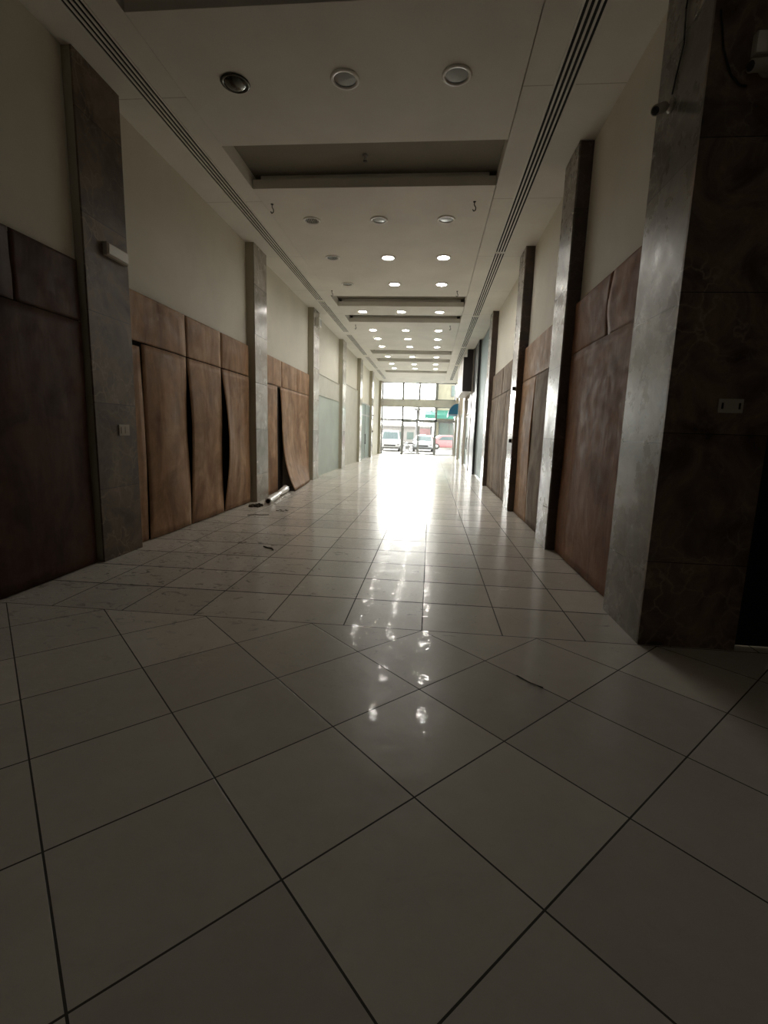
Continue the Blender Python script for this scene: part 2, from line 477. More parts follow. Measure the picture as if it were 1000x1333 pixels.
for i, (y0, y1) in enumerate(LP):
    pier(y0, y1, -1, nm[i], M['marble_left'] if i == 0 else M['marble_polished'])
pier(33.2, YE-.1, -1, 'last left marble pier, against the glazed entrance wall', M['marble_polished'])
RP = [(6.4, 7.0), (9.6, 10.2), (14.3, 14.95)]
nm = ['second right marble pier, between the wide red-brown board and the stained boards',
      'third right marble pier, with two small black brackets on its edge',
      'fourth right marble pier, just before the tall blue-grey glass front']
for i, (y0, y1) in enumerate(RP): pier(y0, y1, 1, nm[i], M['marble_pale'])
for (y0, y1), n in zip([(20.35, 20.95), (24.3, 24.95), (28.9, 29.5), (33.3, YE-.1)],
        ['white-looking marble pier right of the dark box sign, before the shop door', 'marble pier on the right wall behind the shop door with dark handles',
         'marble pier on the right wall that carries the blue awning', 'last right marble pier, against the glazed entrance wall']):
    pier(y0, y1, 1, n, M['marble_pale'], True)
t = thing('marble_pier', (XR+.3, 3.85, 0), 'nearest right pier, very dark brown marble with a security camera and a double socket', 'pier', 'marble piers along the right wall')
B(XR+.02, 3.50, 0, 2.22, 4.19, ZC).build('pier_core', M['marble_return'], t)
B(XR, 3.50, 0, XR+.02, 4.2, ZC).build('marble_facing', M['marble_pale'], t)['label'] = 'pale marble facing on the corridor side, window sheen in its colour'
B(XR, 3.478, 0, 2.235, 3.4995, ZC).build('marble_facing', M['marble_dark'], t)['label'] = 'very dark marble facing on the lobby side'

# ------------------------------------------------------------------ boards over the shop fronts
def board(y0, y1, z0, z1, x, side, mat, label, group, warp=None, name='hardboard_panel', nu=14, nv=24, thick=.007):
    """side -1: left wall (boards face +X); warp(u, v) in metres towards the corridor"""
    s = -side
    def fn(u, v):
        off = warp(u, v) if warp else 0
        return (x + s*off, y0+(y1-y0)*u, z0+(z1-z0)*v)
    o = MB().sheet(fn, nu, nv, (-s*thick, 0, 0)).build(name, mat)
    tag(o, label, 'board', group)
    return o
XB = -3.555
XN = -3.495                   # the nearest bay is shallower
def w_mid(a, ph=0., e0=0., e1=0., bow=0.):
    """bow: bulge across the width; e0 / e1: how far the near / far edge lifts at mid height; a: vertical waviness"""
    return lambda u, v: (bow*math.sin(PI*u)*(.35+.65*math.sin(PI*v)) + a*math.sin(2*PI*(v+ph))*math.sin(PI*v)
                         + e0*(1-u)**2.2*math.sin(PI*v)**1.3 + e1*u**2.2*math.sin(PI*v)**1.3 + .012)
g = 'brown boards over the left shop fronts'
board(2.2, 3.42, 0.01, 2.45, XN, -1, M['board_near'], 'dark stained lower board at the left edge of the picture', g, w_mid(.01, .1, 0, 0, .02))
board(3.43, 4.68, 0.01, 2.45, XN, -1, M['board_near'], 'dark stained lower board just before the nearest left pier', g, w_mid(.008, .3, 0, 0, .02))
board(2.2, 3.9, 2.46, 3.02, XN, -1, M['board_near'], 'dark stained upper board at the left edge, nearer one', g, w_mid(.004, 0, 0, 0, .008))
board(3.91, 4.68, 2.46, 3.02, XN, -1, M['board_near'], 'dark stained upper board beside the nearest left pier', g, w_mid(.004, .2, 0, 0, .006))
board(5.46, 5.76, 0.01, 2.40, XB-.012, -1, M['board_left'], 'narrow brown board strip against the far side of the nearest left pier', g, w_mid(.0, 0, 0, .02, 0), nu=4)
board(5.785, 6.86, 0.012, 2.44, XB, -1, M['board_left'], 'first tall buckled brown board right of the nearest left pier', g, w_mid(.014, .1, .01, .0, .055))
board(6.89, 8.03, 0.012, 2.44, XB, -1, M['board_left'], 'second tall buckled brown board, middle of the left three', g, w_mid(.012, .45, .055, .0, .04))
board(8.07, 9.30, 0.012, 2.44, XB, -1, M['board_left'], 'third tall brown board, edge lifted beside a black gap', g, w_mid(.008, .2, .12, .0, .01))
board(5.46, 6.87, 2.455, 3.02, XB, -1, M['board_left'], 'first short brown board in the upper row, left wall', g, w_mid(.003, 0, 0, 0, .02))
board(6.885, 8.04, 2.455, 3.02, XB, -1, M['board_left'], 'second short brown board in the upper row, left wall', g, w_mid(.003, .3, 0, 0, .02))
board(8.055, 9.30, 2.455, 3.02, XB, -1, M['board_left'], 'third short brown board in the upper row, before the second left pier', g, w_mid(.003, .6, 0, 0, .02))
g2 = 'brown boards of the bay with the curled board'
board(10.12, 11.05, 0.012, 2.42, XB, -1, M['board_left'], 'straight tall brown board left of the curled one', g2, w_mid(.005, .1, 0, 0, .015))
board(10.12, 11.36, 2.44, 3.03, XB, -1, M['board_left'], 'short upper board above the straight tall board', g2, w_mid(.003, 0, 0, 0, .015))
board(11.375, 12.7, 2.44, 3.03, XB, -1, M['board_left'], 'short upper board above the curled board', g2, w_mid(.003, .3, 0, 0, .015))
board(12.71, 14.0, 2.44, 3.03, XB, -1, M['board_left'], 'short upper board beside the third left pier', g2, w_mid(.003, .5, 0, 0, .015))
def curl(u, v):
    k = max(0, 1-v*1.5)
    return .012 + (.36*k**2.6)*(1-u)**.55*(1 if u < .999 else 0) + .05*(1-u)**3*math.sin(PI*v)
cb = board(11.28, 13.98, 0.014, 2.432, XB, -1, M['board_left'], 'wide brown board whose near lower corner curls out into the corridor', g2, curl, nu=26, nv=34)
# dark sheet on the wall, standing in for the unlit shop behind the gap
struct(B(WL-.001, 11.03, 0.02, WL+.004, 11.6, 2.42).build('shade_sheet_1', M['dark_void']))
for nme, (a, b_) in zip(('shade_sheet_2', 'shade_sheet_3'), ((5.44, 9.33), (2.0, 4.7))):
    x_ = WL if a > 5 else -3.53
    struct(B(x_, a, 0.0, x_+.012, b_, 3.0).build(nme, M['black_slot']))  # black sheets behind the boards, painted shade for the gaps

g3 = 'boards over the right shop fronts'
XBR = 1.695
def top_ragged(o): pass
board(4.24, 6.36, 0.012, 2.47, XBR, 1, M['board_right'], 'wide red-brown board between the two nearest right piers', g3, w_mid(.01, .2, 0, 0, .035), nu=24)
board(4.24, 5.12, 2.475, 3.07, XBR, 1, M['board_right'], 'upper red-brown board beside the nearest right pier', g3, w_mid(.004, 0, 0, .03, .01))
board(5.14, 6.36, 2.475, 3.07, XBR, 1, M['board_right'], 'upper red-brown board, farther of the pair', g3, w_mid(.004, .2, .02, 0, .01))
board(7.04, 8.35, 0.012, 2.46, XBR, 1, M['board_pale'], 'tall stained board just behind the second right pier', g3, w_mid(.01, .2, 0, .02, .02))
board(8.36, 9.56, 0.012, 2.46, XBR, 1, M['board_left'], 'tall brown board in front of the third right pier', g3, w_mid(.01, .6, .02, 0, .02))
board(7.04, 9.56, 2.47, 3.08, XBR, 1, M['board_left'], 'long upper board over the stained boards, right wall', g3, w_mid(.004, .1, 0, 0, .015))
for k, (a, b_) in enumerate(((10.24, 11.5), (11.52, 12.9), (12.92, 14.26))):
    board(a, b_, 0.012, 2.46, XBR, 1, M['board_pale'], ['nearest', 'middle', 'farthest'][k]+' pale tall board behind the third right pier', 'pale boards on the right wall', w_mid(.008, .3*k, 0, .015, .015))
for k, (a, b_) in enumerate(((10.24, 12.2), (12.22, 14.26))):
    board(a, b_, 2.47, 3.1, XBR, 1, M['board_pale'], ['nearer', 'farther'][k]+' pale upper board with dark drips, right wall', 'pale boards on the right wall', w_mid(.004, .3*k, 0, 0, .012))

# ------------------------------------------------------------------ shop fronts further down
def glass_front(y0, y1, z1, side, mat, label, rails, mull, fr=.05, frame_mat=None, topm=None, zsplit=None, name='glass_shopfront', handle=False):
    x = (WL+.03) if side < 0 else (WR-.03)
    t = thing(name, (x, (y0+y1)/2, 0), label, 'shop front')
    s = -side
    f = MB(); xa, xb = sorted((x-s*.02, x+s*.03))
    for yy in (y0, y1-fr, *mull): f.box(xa, yy, 0, xb, yy+fr, z1)
    for zz in (0, z1-fr, *rails): f.box(xa, y0+fr, zz, xb, y1-fr, zz+fr)
    f.build('frame', frame_mat or M['metal_grey'], t)
    ya = sorted([y0, *mull, y1-fr])
    zt = sorted([0, *rails, z1-fr])
    for a, b_ in zip(ya, ya[1:]):
        for c0, c1 in zip(zt, zt[1:]):
            B(x-.006, a+fr, c0+fr, x+.006, b_, c1).build('pane', topm if (topm and c0 >= (zsplit or 9)) else mat, t)
    if handle:
        yh = (y0+y1)/2
        xs = x+s*.07
        MB().rod((xs, yh-.1, .8), (xs, yh-.1, 1.35), .016).rod((x+s*.02, yh-.1, .85), (xs, yh-.1, .85), .01).rod((x+s*.02, yh-.1, 1.3), (xs, yh-.1, 1.3), .01).build('handle', M['dark_metal'], t)
    return t
thin = .012
glass_front(14.8, 18.7, 3.22, -1, M['glass_green'], 'tall grey-green whitewashed glass front behind the third left pier', [2.56], [], thin, M['glass_green_top'], M['glass_green_top'], 2.5)
glass_front(19.45, 23.38, 3.38, -1, M['glass_green_top'], 'beige-grey whitewashed glass front behind the fourth left pier', [], [], thin, M['glass_green_top'])
glass_front(24.3, 28.05, 2.95, -1, M['glass_teal'], 'framed glass shop door on the left, near the far end', [2.3], [26.2], .07, M['door_frame'], handle=True)
gb = glass_front(15.0, 18.35, 4.82, 1, M['glass_blue'], 'tall blue-grey glass front reaching the ceiling, right wall', [], [], .03, M['metal_grey'])
t = thing('shopfront_portal', (1.62, 19.3, 0), 'tall black portal frame beside the blue-grey glass front', 'portal')
B(1.60, 18.36, 0, WR-.002, 20.3, 4.86).build('jamb', M['black'], t)
B(1.592, 18.5, .1, 1.60, 20.2, 4.7).build('cover_panel', M['black'], t)
glass_front(21.0, 24.28, 2.35, 1, M['glass_teal'], 'shop door with dark handles under the box sign', [], [22.6], .06, M['door_frame'], handle=True)
glass_front(25.0, 28.85, 2.6, 1, M['glass_teal'], 'grey-teal glass shop front before the blue awning', [], [27], .05, M['door_frame'])
glass_front(29.55, 33.25, 2.5, 1, M['glass_teal'], 'pale green glass front under the blue awning', [], [31.2], .05, M['door_frame'])
# transom window above the shop door
t = thing('transom_window', (1.71, 22.6, 2.5), 'whitish transom window over the shop door, under the box sign', 'window')
f = MB()
for zz in (2.42, 3.1): f.box(1.69, 21.0, zz, 1.738, 24.28, zz+.06)
for yy in (21.0, 24.22): f.box(1.69, yy, 2.42, 1.738, yy+.06, 3.16)
f.build('frame', M['dark_metal'], t)
B(1.715, 21.06, 2.48, 1.725, 24.22, 3.1).build('pane', M['sign_face'], t)

# box sign projecting over the corridor
t = thing('box_sign', (1.45, 22.5, 3.2), 'big black stepped box sign hanging over the right side of the corridor', 'sign')
s_ = MB()
s_.prism([(1.20, 3.22), (1.565, 3.22), (1.565, 4.86), (1.34, 4.86), (1.34, 4.56), (1.20, 4.56)], 1, 20.42, 24.2)
s_.build('sign_body', M['sign_side'], t)
B(1.185, 20.45, 3.24, 1.20, 24.18, 4.54).build('sign_face', M['sign_face'], t)
B(1.19, 20.45, 3.205, 1.56, 24.18, 3.22).build('underside_panel', M['sign_face'], t)
B(1.325, 20.45, 4.56, 1.34, 24.18, 4.85).build('upper_face', M['sign_face'], t)
for yy in (21.7, 22.95): B(1.179, yy, 3.24, 1.186, yy+.03, 4.54).build('divider_strip', M['metal_grey'], t)

# blue awning, quarter round
t = thing('shop_awning', (1.57, 30.6, 2.55), 'small blue quarter-round awning near the entrance, right wall', 'awning')
prof = [(XR, 2.62)] + [(XR-.55*math.cos(a), 2.66+.62*math.sin(a)) for a in [PI/2*k/10 for k in range(11)]]
a_ = MB(); a_.prism(prof, 1, 29.75, 32.4); a_.build('awning_cover', M['awning_blue'], t)
B(XR-.57, 29.72, 2.52, XR-.545, 32.43, 2.67).build('valance', M['awning_trim'], t)
rb = MB()
rb.tube([(XR-.56*math.cos(a), 29.735, 2.66+.63*math.sin(a)) for a in [PI/2*k/8 for k in range(9)]], .02, 6)
rb.rod((XR-.55, 29.735, 2.64), (XR, 29.735, 2.64), .02, 6)
rb.build('rib', M['awning_trim'], t)

# ------------------------------------------------------------------ glazed entrance
X0, X1 = XL, XR
we = MB()
we.box(-3.85, YE, 0, X0, YE+.3, ZC); we.box(X1, YE, 0, 2.0, YE+.3, ZC)
struct(we.build('wall_end', M['return_pale']))
we = B(X0, YE-.02, 3.27, X1, YE+.25, 3.74)
struct(we.build('trim_4', M['spandrel']))
def px2x(px): return (px-561.0)/627.15*YE*1.012
mull = [-2.0, -.87, .31]
f = MB()
yy0, yy1 = YE+.02, YE+.12
for x in (X0, X1-.06): f.box(x, yy0, 3.74, x+.06, yy1, ZC)
for x in mull: f.box(x-.075, yy0, 3.74, x+.075, yy1, ZC)
f.box(X0, yy0, 3.74, X1, yy1, 3.79); f.box(X0, yy0, ZC-.06, X1, yy1, ZC)
win1 = struct(f.build('window_1', M['door_frame']))
xs = [X0]+mull+[X1]
for a, b_ in zip(xs, xs[1:]): B(a+.04, YE+.065, 3.79, b_-.04, YE+.071, ZC-.06).build('pane', M['pane'], win1)
f = MB()
for x in (X0, X1-.05): f.box(x, yy0, 0, x+.05, yy1, 3.27)
f.box(X0, yy0, 2.28, X1, yy1, 2.42)
f.box(X0, yy0, 3.22, X1, yy1, 3.27)
for x in (mull[0], mull[2]): f.box(x-.065, yy0, 0, x+.065, yy1, 3.27)
f.box(mull[1]-.05, yy0, 2.42, mull[1]+.05, yy1, 3.27)
f.box(X0, yy0, 0, mull[0], yy1, .05); f.box(mull[2], yy0, 0, X1, yy1, .05)
win2 = struct(f.build('window_2', M['door_frame']))
for a, b_, z0, z1 in ((X0, mull[0], .05, 2.28), (mull[2], X1, .05, 2.28), (X0, mull[0], 2.42, 3.22), (mull[0], mull[1], 2.42, 3.22), (mull[1], mull[2], 2.42, 3.22), (mull[2], X1, 2.42, 3.22)):
    B(a+.05, YE+.065, z0, b_-.05, YE+.071, z1).build('pane', M['pane'], win2)
for n_, a, b_, hx in (('door_2', mull[0]+.05, mull[1]-.005, mull[1]-.14), ('door_3', mull[1]+.005, mull[2]-.05, mull[1]+.14)):
    f = MB(); y0_, y1_ = YE-.045, YE+.005
    f.box(a, y0_, .01, a+.07, y1_, 2.28); f.box(b_-.07, y0_, .01, b_, y1_, 2.28); f.box(a+.07, y0_, .01, b_-.07, y1_, .09); f.box(a+.07, y0_, 2.2, b_-.07, y1_, 2.28)
    dd = struct(f.build(n_, M['door_frame']))
    B(a+.07, YE-.023, .09, b_-.07, YE-.017, 2.2).build('pane', M['pane'], dd)
    MB().rod((hx, YE-.1, .95), (hx, YE-.1, 1.3), .012, 8).rod((hx, YE-.1, .97), (hx, YE-.04, .97), .008, 8).rod((hx, YE-.1, 1.28), (hx, YE-.04, 1.28), .008, 8).build('door_handle', M['dark_metal'], dd)

# ------------------------------------------------------------------ ceiling fittings
def slot_diffuser(x0, x1, y0, y1, label, nslot=4):
    t = thing('slot_diffuser', ((x0+x1)/2, y0, ZC-.012), label, 'air diffuser', 'linear slot diffusers in the ceiling')
    B(x0, y0, ZC-.004, x1, y1, ZC-.0015).build('slot_backing', M['black_slot'], t)
    f = MB(); w = (x1-x0); bw = .020
    f.box(x0-.008, y0, ZC-.012, x0+.012, y1, ZC-.001); f.box(x1-.012, y0, ZC-.012, x1+.008, y1, ZC-.001)
    for k in range(1, nslot):
        xm = x0+w*k/nslot
        f.box(xm-.010, y0, ZC-.014, xm+.010, y1, ZC-.001)
    f.box(x0, y0, ZC-.012, x1, y0+.02, ZC-.001); f.box(x1, y1-.02, ZC-.012, x0, y1, ZC-.001)
    f.build('blade_frame', M['diffuser'], t)
    return t
segL = [(1.0, 13.3), (13.45, 17.4), (17.9, 22.4), (22.9, 27.0), (27.4, 32)]
wordsL = ['long near', 'second', 'third', 'fourth', 'farthest']
for (a, b_), w in zip(segL, wordsL):
    slot_diffuser(-3.18, -2.99, a, b_, '%s slot diffuser in the soffit above the left wall' % w)
segR = [(1.0, 9.9), (9.93, 14.9), (15.0, 20), (20.3, 25.0), (25.3, 32)]
for (a, b_), w in zip(segR, wordsL):
    slot_diffuser(1.05, 1.245, a, b_, '%s slot diffuser in the soffit above the right wall' % w)

def downlight(kind):
    t = thing('downlight', (0, 0, 0), 'downlight', 'downlight', 'recessed round downlights in the ceiling panels')
    MB().lathe([(.118, .0), (.142, -.001), (.145, -.008), (.132, -.018), (.112, -.016), (.108, .004)], (0, 0, 0), (0, 0, 1), 32).build('trim_ring', M['ring'] if kind != 'bare' else M['bowl'], t)
    if kind == 'lens':
        MB().lathe([(.110, -.004), (.085, -.007), (.04, -.009), (.001, -.010)], (0, 0, 0), (0, 0, 1), 32).build('glass_lens', M['lens'], t)
    elif kind == 'lit':
        MB().lathe([(.110, -.004), (.085, -.007), (.04, -.009), (.001, -.010)], (0, 0, 0), (0, 0, 1), 20).build('glass_lens', M['lit_lens'], t)
    elif kind == 'bare':
        MB().lathe([(.110, -.006), (.10, -.018), (.075, -.034), (.04, -.043), (.001, -.046)], (0, 0, 0), (0, 0, 1), 32).build('reflector_bowl', M['bowl'], t)
    else:
        MB().lathe([(.110, -.003), (.08, -.001), (.001, -.0005)], (0, 0, 0), (0, 0, 1), 32).build('reflector_bowl', M['bowl'], t)
        gm = MB()
        for k in range(-3, 4):
            h = math.sqrt(.108**2-(k*.03)**2)
            gm.box(k*.03-.004, -h, -.012, k*.03+.004, h, -.004)
        gm.build('louvre_grille', M['metal_grey'], t)
    return t
DZ = ZC-.0125
rowsY = [5.27, 8.43, 10.13, 11.85, 14.42, 16.93, 18.43, 20.03, 22.6, 24.9, 26.6]
rn = ['nearest row', 'second row', 'third row', 'fourth row', 'fifth row', 'sixth row', 'seventh row', 'eighth row', 'ninth row', 'tenth row', 'eleventh row']
pro = {}
for r, y in enumerate(rowsY):
    for cidx, x in enumerate((-2.1, -.99, .095)):
        kind = 'lens'
        if cidx == 0: kind = 'grille' if r in (1, 2) else ('bare' if r == 0 else 'lens')
        if r >= 2 and cidx > 0 or r >= 4: kind = 'lit'
        lab = '%s downlight of the %s' % (['left', 'middle', 'right'][cidx], rn[r])
        if kind == 'bare': lab = 'left downlight of the nearest row, a bare dark reflector bowl'
        elif kind == 'grille': lab = 'left downlight of the %s, dark with a louvre grille' % rn[r]
        else: lab += ', lit' if kind == 'lit' else ', unlit with a white ring'
        if kind not in pro:
            pro[kind] = downlight(kind); o = pro[kind]; o.location = (x, y, DZ); o['label'] = lab
        else: o = dup(pro[kind], (x, y, DZ), lab)
        o['_k'] = kind

# sprinkler in the recess
t = thing('sprinkler_head', (-1.03, 7.0, RZ), 'small sprinkler head hanging in the dark ceiling recess', 'sprinkler')
MB().lathe([(.001, 0), (.035, 0), (.035, -.012), (.012, -.014), (.012, -.05), (.001, -.05)], (-1.03, 7.0, RZ), (0, 0, 1), 16).build('cover_plate', M['metal_grey'], t)
MB().lathe([(.001, -.07), (.028, -.072), (.028, -.076), (.001, -.076)], (-1.03, 7.0, RZ), (0, 0, 1), 16).rod((-1.045, 7.0, RZ-.05), (-1.045, 7.0, RZ-.072), .003, 6).rod((-1.015, 7.0, RZ-.05), (-1.015, 7.0, RZ-.072), .003, 6).build('deflector', M['dark_metal'], t)
# hooks at the corners of the panels
hk0 = None
for x, y, lab in ((-2.58, 7.85, 'dark hook at the near left corner of the big ceiling panel'), (.49, 7.85, 'dark hook at the near right corner of the big ceiling panel'),
                  (-2.58, 12.4, 'dark hook at the far left corner of the big ceiling panel'), (.48, 12.4, 'dark hook at the far right corner of the big ceiling panel'),
                  (-2.58, 16.2, 'dark hook on the ceiling panel after the double recess, left'), (.46, 16.2, 'dark hook on the ceiling panel after the double recess, right')):
    if hk0 is None:
        m_ = MB().tube([(0, 0, 0), (0, .0, -.045), (.022, 0, -.08), (.02, 0, -.115), (-.005, 0, -.13), (-.022, 0, -.105)], .007, 8)
        m_.lathe([(.022, 0), (.022, -.006), (.008, -.010)], (0, 0, 0), (0, 0, 1), 12)
        hk0 = m_.build('ceiling_hook', M['dark_metal'], origin=(0, 0, 0)); o = hk0
    else:
        o = hk0.copy(); COL.objects.link(o)
    o.location = (x, y, ZC-.0125); tag(o, lab, 'hook', 'ceiling hooks at the panel corners')

# ------------------------------------------------------------------ wall fittings
t = thing('emergency_light', (XL+.03, 5.22, 3.2), 'pale rectangular emergency light on the nearest left pier', 'light')
B(XL-.001, 5.0, 3.18, XL+.05, 5.36, 3.31).build('housing', M['dirty_plastic'], t, bevel=.008)
B(XL+.05, 5.02, 3.195, XL+.062, 5.34, 3.295).build('diffuser_cover', M['white_plastic'], t, bevel=.004)
t = thing('wall_switch', (XL+.008, 5.19, 1.36), 'dusty square light switch on the nearest left pier', 'switch')
B(XL, 5.09, 1.345, XL+.010, 5.27, 1.465).build('face_plate', M['dirty_plastic'], t, bevel=.002)
for k in (0, 1): B(XL+.010, 5.12+k*.07, 1.37, XL+.015, 5.17+k*.07, 1.44).build('rocker', M['dirty_plastic'], t, bevel=.001)
t = thing('wall_speaker', (XL+.05, 14.4, 4.45), 'small white box mounted high on the third left pier', 'speaker')
B(XL, 14.28, 4.42, XL+.11, 14.55, 4.66).build('housing', M['white_plastic'], t, bevel=.01)
B(XL+.11, 14.31, 4.45, XL+.115, 14.52, 4.63).build('front_grille', M['metal_grey'], t)
t = thing('wall_socket', (1.97, 3.47, 1.66), 'double socket plate on the very dark marble at the right', 'socket')
B(1.895, 3.468, 1.665, 2.05, 3.478, 1.757).build('face_plate', M['dirty_plastic'], t, bevel=.002)
for x in (1.912, 2.02): B(x, 3.4665, 1.690, x+.013, 3.4685, 1.73).build('socket_hole', M['black_slot'], t)
def bracket(x, y, z, s, lab, grp):
    t = thing('wall_bracket', (x, y, z), lab, 'bracket', grp)
    B(min(x, x-s*.004), y-.05, z-.05, max(x, x-s*.004), y+.05, z+.05).build('back_plate', M['dark_metal'], t)
    B(min(x-s*.004, x-s*.05), y-.035, z-.035, max(x-s*.004, x-s*.05), y+.035, z+.035).build('clamp', M['black'], t, bevel=.004)
bracket(XR, 9.72, 2.37, 1, 'upper black bracket on the third right pier', 'black brackets on the third right pier')
bracket(XR, 9.72, 1.38, 1, 'lower black bracket on the third right pier', 'black brackets on the third right pier')
bracket(XL, 28.5, 2.42, -1, 'upper black bracket on the sixth left pier', 'black brackets on the sixth left pier')
bracket(XL, 28.5, 1.5, -1, 'lower black bracket on the sixth left pier', 'black brackets on the sixth left pier')

def bullet_cam(base, aim, label, arm, wallv, mat):
    """base on the wall, arm end, direction aim"""
    t = thing('security_camera', base, label, 'camera')
    bs = Vector(base); e = Vector(arm); aim = Vector(aim).normalized()
    MB().lathe([(.001, 0), (.045, 0), (.045, .012), (.03, .02), (.001, .02)], bs, wallv, 18).build('mounting_base', mat, t)
    MB().rod(bs+Vector(wallv)*.015, e, .012, 10).build('arm', mat, t)
    MB().ball(e, .022).build('joint', mat, t)
    MB().lathe([(.001, -.07), (.026, -.07), (.034, -.055), (.034, .075), (.030, .08), (.001, .08)], e+aim*.03, aim, 20).build('camera_body', mat, t)
    MB().lathe([(.001, .081), (.026, .081), (.026, .083), (.001, .084)], e+aim*.03, aim, 20).build('camera_lens', M['black'], t)
    up = Vector((0, 0, .037))
    return t
bullet_cam((XR, 3.95, 3.78), (-.55, -.55, -.45), 'small dusty security camera on the corridor side of the nearest right pier', (XR-.07, 3.93, 3.755), (-1, 0, 0), M['dirty_plastic'])
bullet_cam((1.90, 3.478, 3.68), (-.75, -.25, -.2), 'security camera on the very dark marble at the top right corner', (1.86, 3.41, 3.665), (0, -1, 0), M['dirty_plastic'])
t = thing('junction_box', (1.87, 3.45, 3.73), 'grey box above the camera at the top right corner', 'box')
B(1.80, 3.43, 3.735, 1.95, 3.478, 3.86).build('box_body', M['dirty_plastic'], t, bevel=.008)
B(1.806, 3.425, 3.741, 1.944, 3.43, 3.854).build('lid', M['white_plastic'], t, bevel=.002)
cb_ = MB().tube([(XR-.009, 3.80, 4.865), (XR-.009, 3.82, 4.6), (XR-.009, 3.87, 4.3), (XR-.009, 3.84, 4.08), (XR-.009, 3.90, 3.95), (XR-.009, 3.94, 3.84)], .006, 8)
tag(cb_.build('camera_cable', M['black']), 'loose black cable running up the nearest right pier from its camera', 'cable')
cb_ = MB().tube([(1.60, 3.473, 4.0), (1.64, 3.473, 3.8), (1.70, 3.473, 3.66), (1.76, 3.473, 3.60), (1.80, 3.473, 3.595)], .006, 8)
tag(cb_.build('camera_cable', M['black']), 'black cable sagging across the very dark marble to the corner camera', 'cable')

# ------------------------------------------------------------------ things on the floor
t = thing('rolled_sheet', (-3.2, 10.0, 0), 'white rolled plastic sheet lying on the floor by the second left pier', 'roll')
a0 = Vector((-3.10, 9.05, .072)); a1 = Vector((-3.34, 11.0, .085))
dirv = (a1-a0); L = dirv.length
prof = []
for k in range(25):
    u = k/24
    r = .068 - .022*math.sin(PI*min(1, max(0, (u-.45)/.3))) + .018*max(0, (u-.72)/.28) + .003*math.sin(u*47)
    prof.append((r, u*L))
rl = MB().lathe(prof, a0, dirv, 28)
rl.lathe([(.045, L), (.045, 0)], a0, dirv, 28)
rl.lathe([(.045, 0), (.068, 0)], a0, dirv, 28); rl.lathe([(.045, L), (prof[-1][0], L)], a0, dirv, 28)
rl.build('outer_wrap', M['wrap'], t)
MB().lathe([(.044, .005), (.044, L-.01)], a0, dirv, 24).lathe([(.04, .4), (.001, .4)], a0, dirv, 24).build('card_tube', M['cardboard'], t)
def fold(u, v):
    y = 9.2+1.6*u
    return (-3.04-.125*(y-9.2)+.09*v*(0.6+.4*math.sin(u*9)), y, .003+.012*abs(math.sin(u*17+v*3)))
MB().sheet(fold, 30, 5, (0, 0, .002)).build('loose_flap', M['wrap'], t)

def rubble(x, y, r, h, label, seed, n=40, sx=1):
    rnd = random.Random(seed); m_ = MB()
    for k in range(n):
        a = rnd.random()*2*PI; d_ = r*math.sqrt(rnd.random())
        cx, cy = x+sx*d_*math.cos(a), y+d_*math.sin(a); q = .006+.022*rnd.random(); hh = h*(.2+.8*rnd.random())
        ang = rnd.random()*PI
        pts = [(cx+q*(1+.6*rnd.random())*math.cos(ang+j*2*PI/5), cy+q*.6*(1+rnd.random())*math.sin(ang+j*2*PI/5)) for j in range(5)]
        m_.prism(pts, 2, 0.0005, hh)
    o = m_.build('floor_debris', M['debris']); o['kind'] = 'stuff'
    tag(o, label, 'debris')
rubble(-3.26, 8.84, .14, .05, 'small pile of dark rubble at the foot of the second left pier', 3, 60)
rubble(-2.65, 8.5, .10, .01, 'few dark crumbs in front of the white roll', 5, 12)
tag(MB().tube([(-3.05, 7.85, .006), (-2.95, 7.93, .006), (-2.82, 7.93, .007), (-2.72, 7.99, .006)], .006, 6).build('wire_scrap', M['debris']), 'thin dark scrap of wire on the floor left of the roll', 'scrap')
tag(MB().tube([(-2.03, 5.75, .007), (-1.96, 5.69, .008), (-1.90, 5.68, .007), (-1.86, 5.60, .007)], .009, 6).build('wire_scrap', M['debris']), 'short dark curl of scrap on the floor in front of the boards', 'scrap')
tag(MB().tube([(.60, 2.86, .004), (.66, 2.78, .006), (.73, 2.73, .005)], .0035, 6).build('wire_scrap', M['debris']), 'tiny dark twig-like scrap on the diagonal tiles', 'scrap')

# ------------------------------------------------------------------ outdoors
gr = MB(); gr.box(-60, YE+.35, -.2, 60, YE+3.2, -.02)
struct(gr.build('pavement', M['pavement']))
gr = MB(); gr.box(-60, YE+3.2, -.25, 60, 140, -.14)
struct(gr.build('road', M['asphalt']))

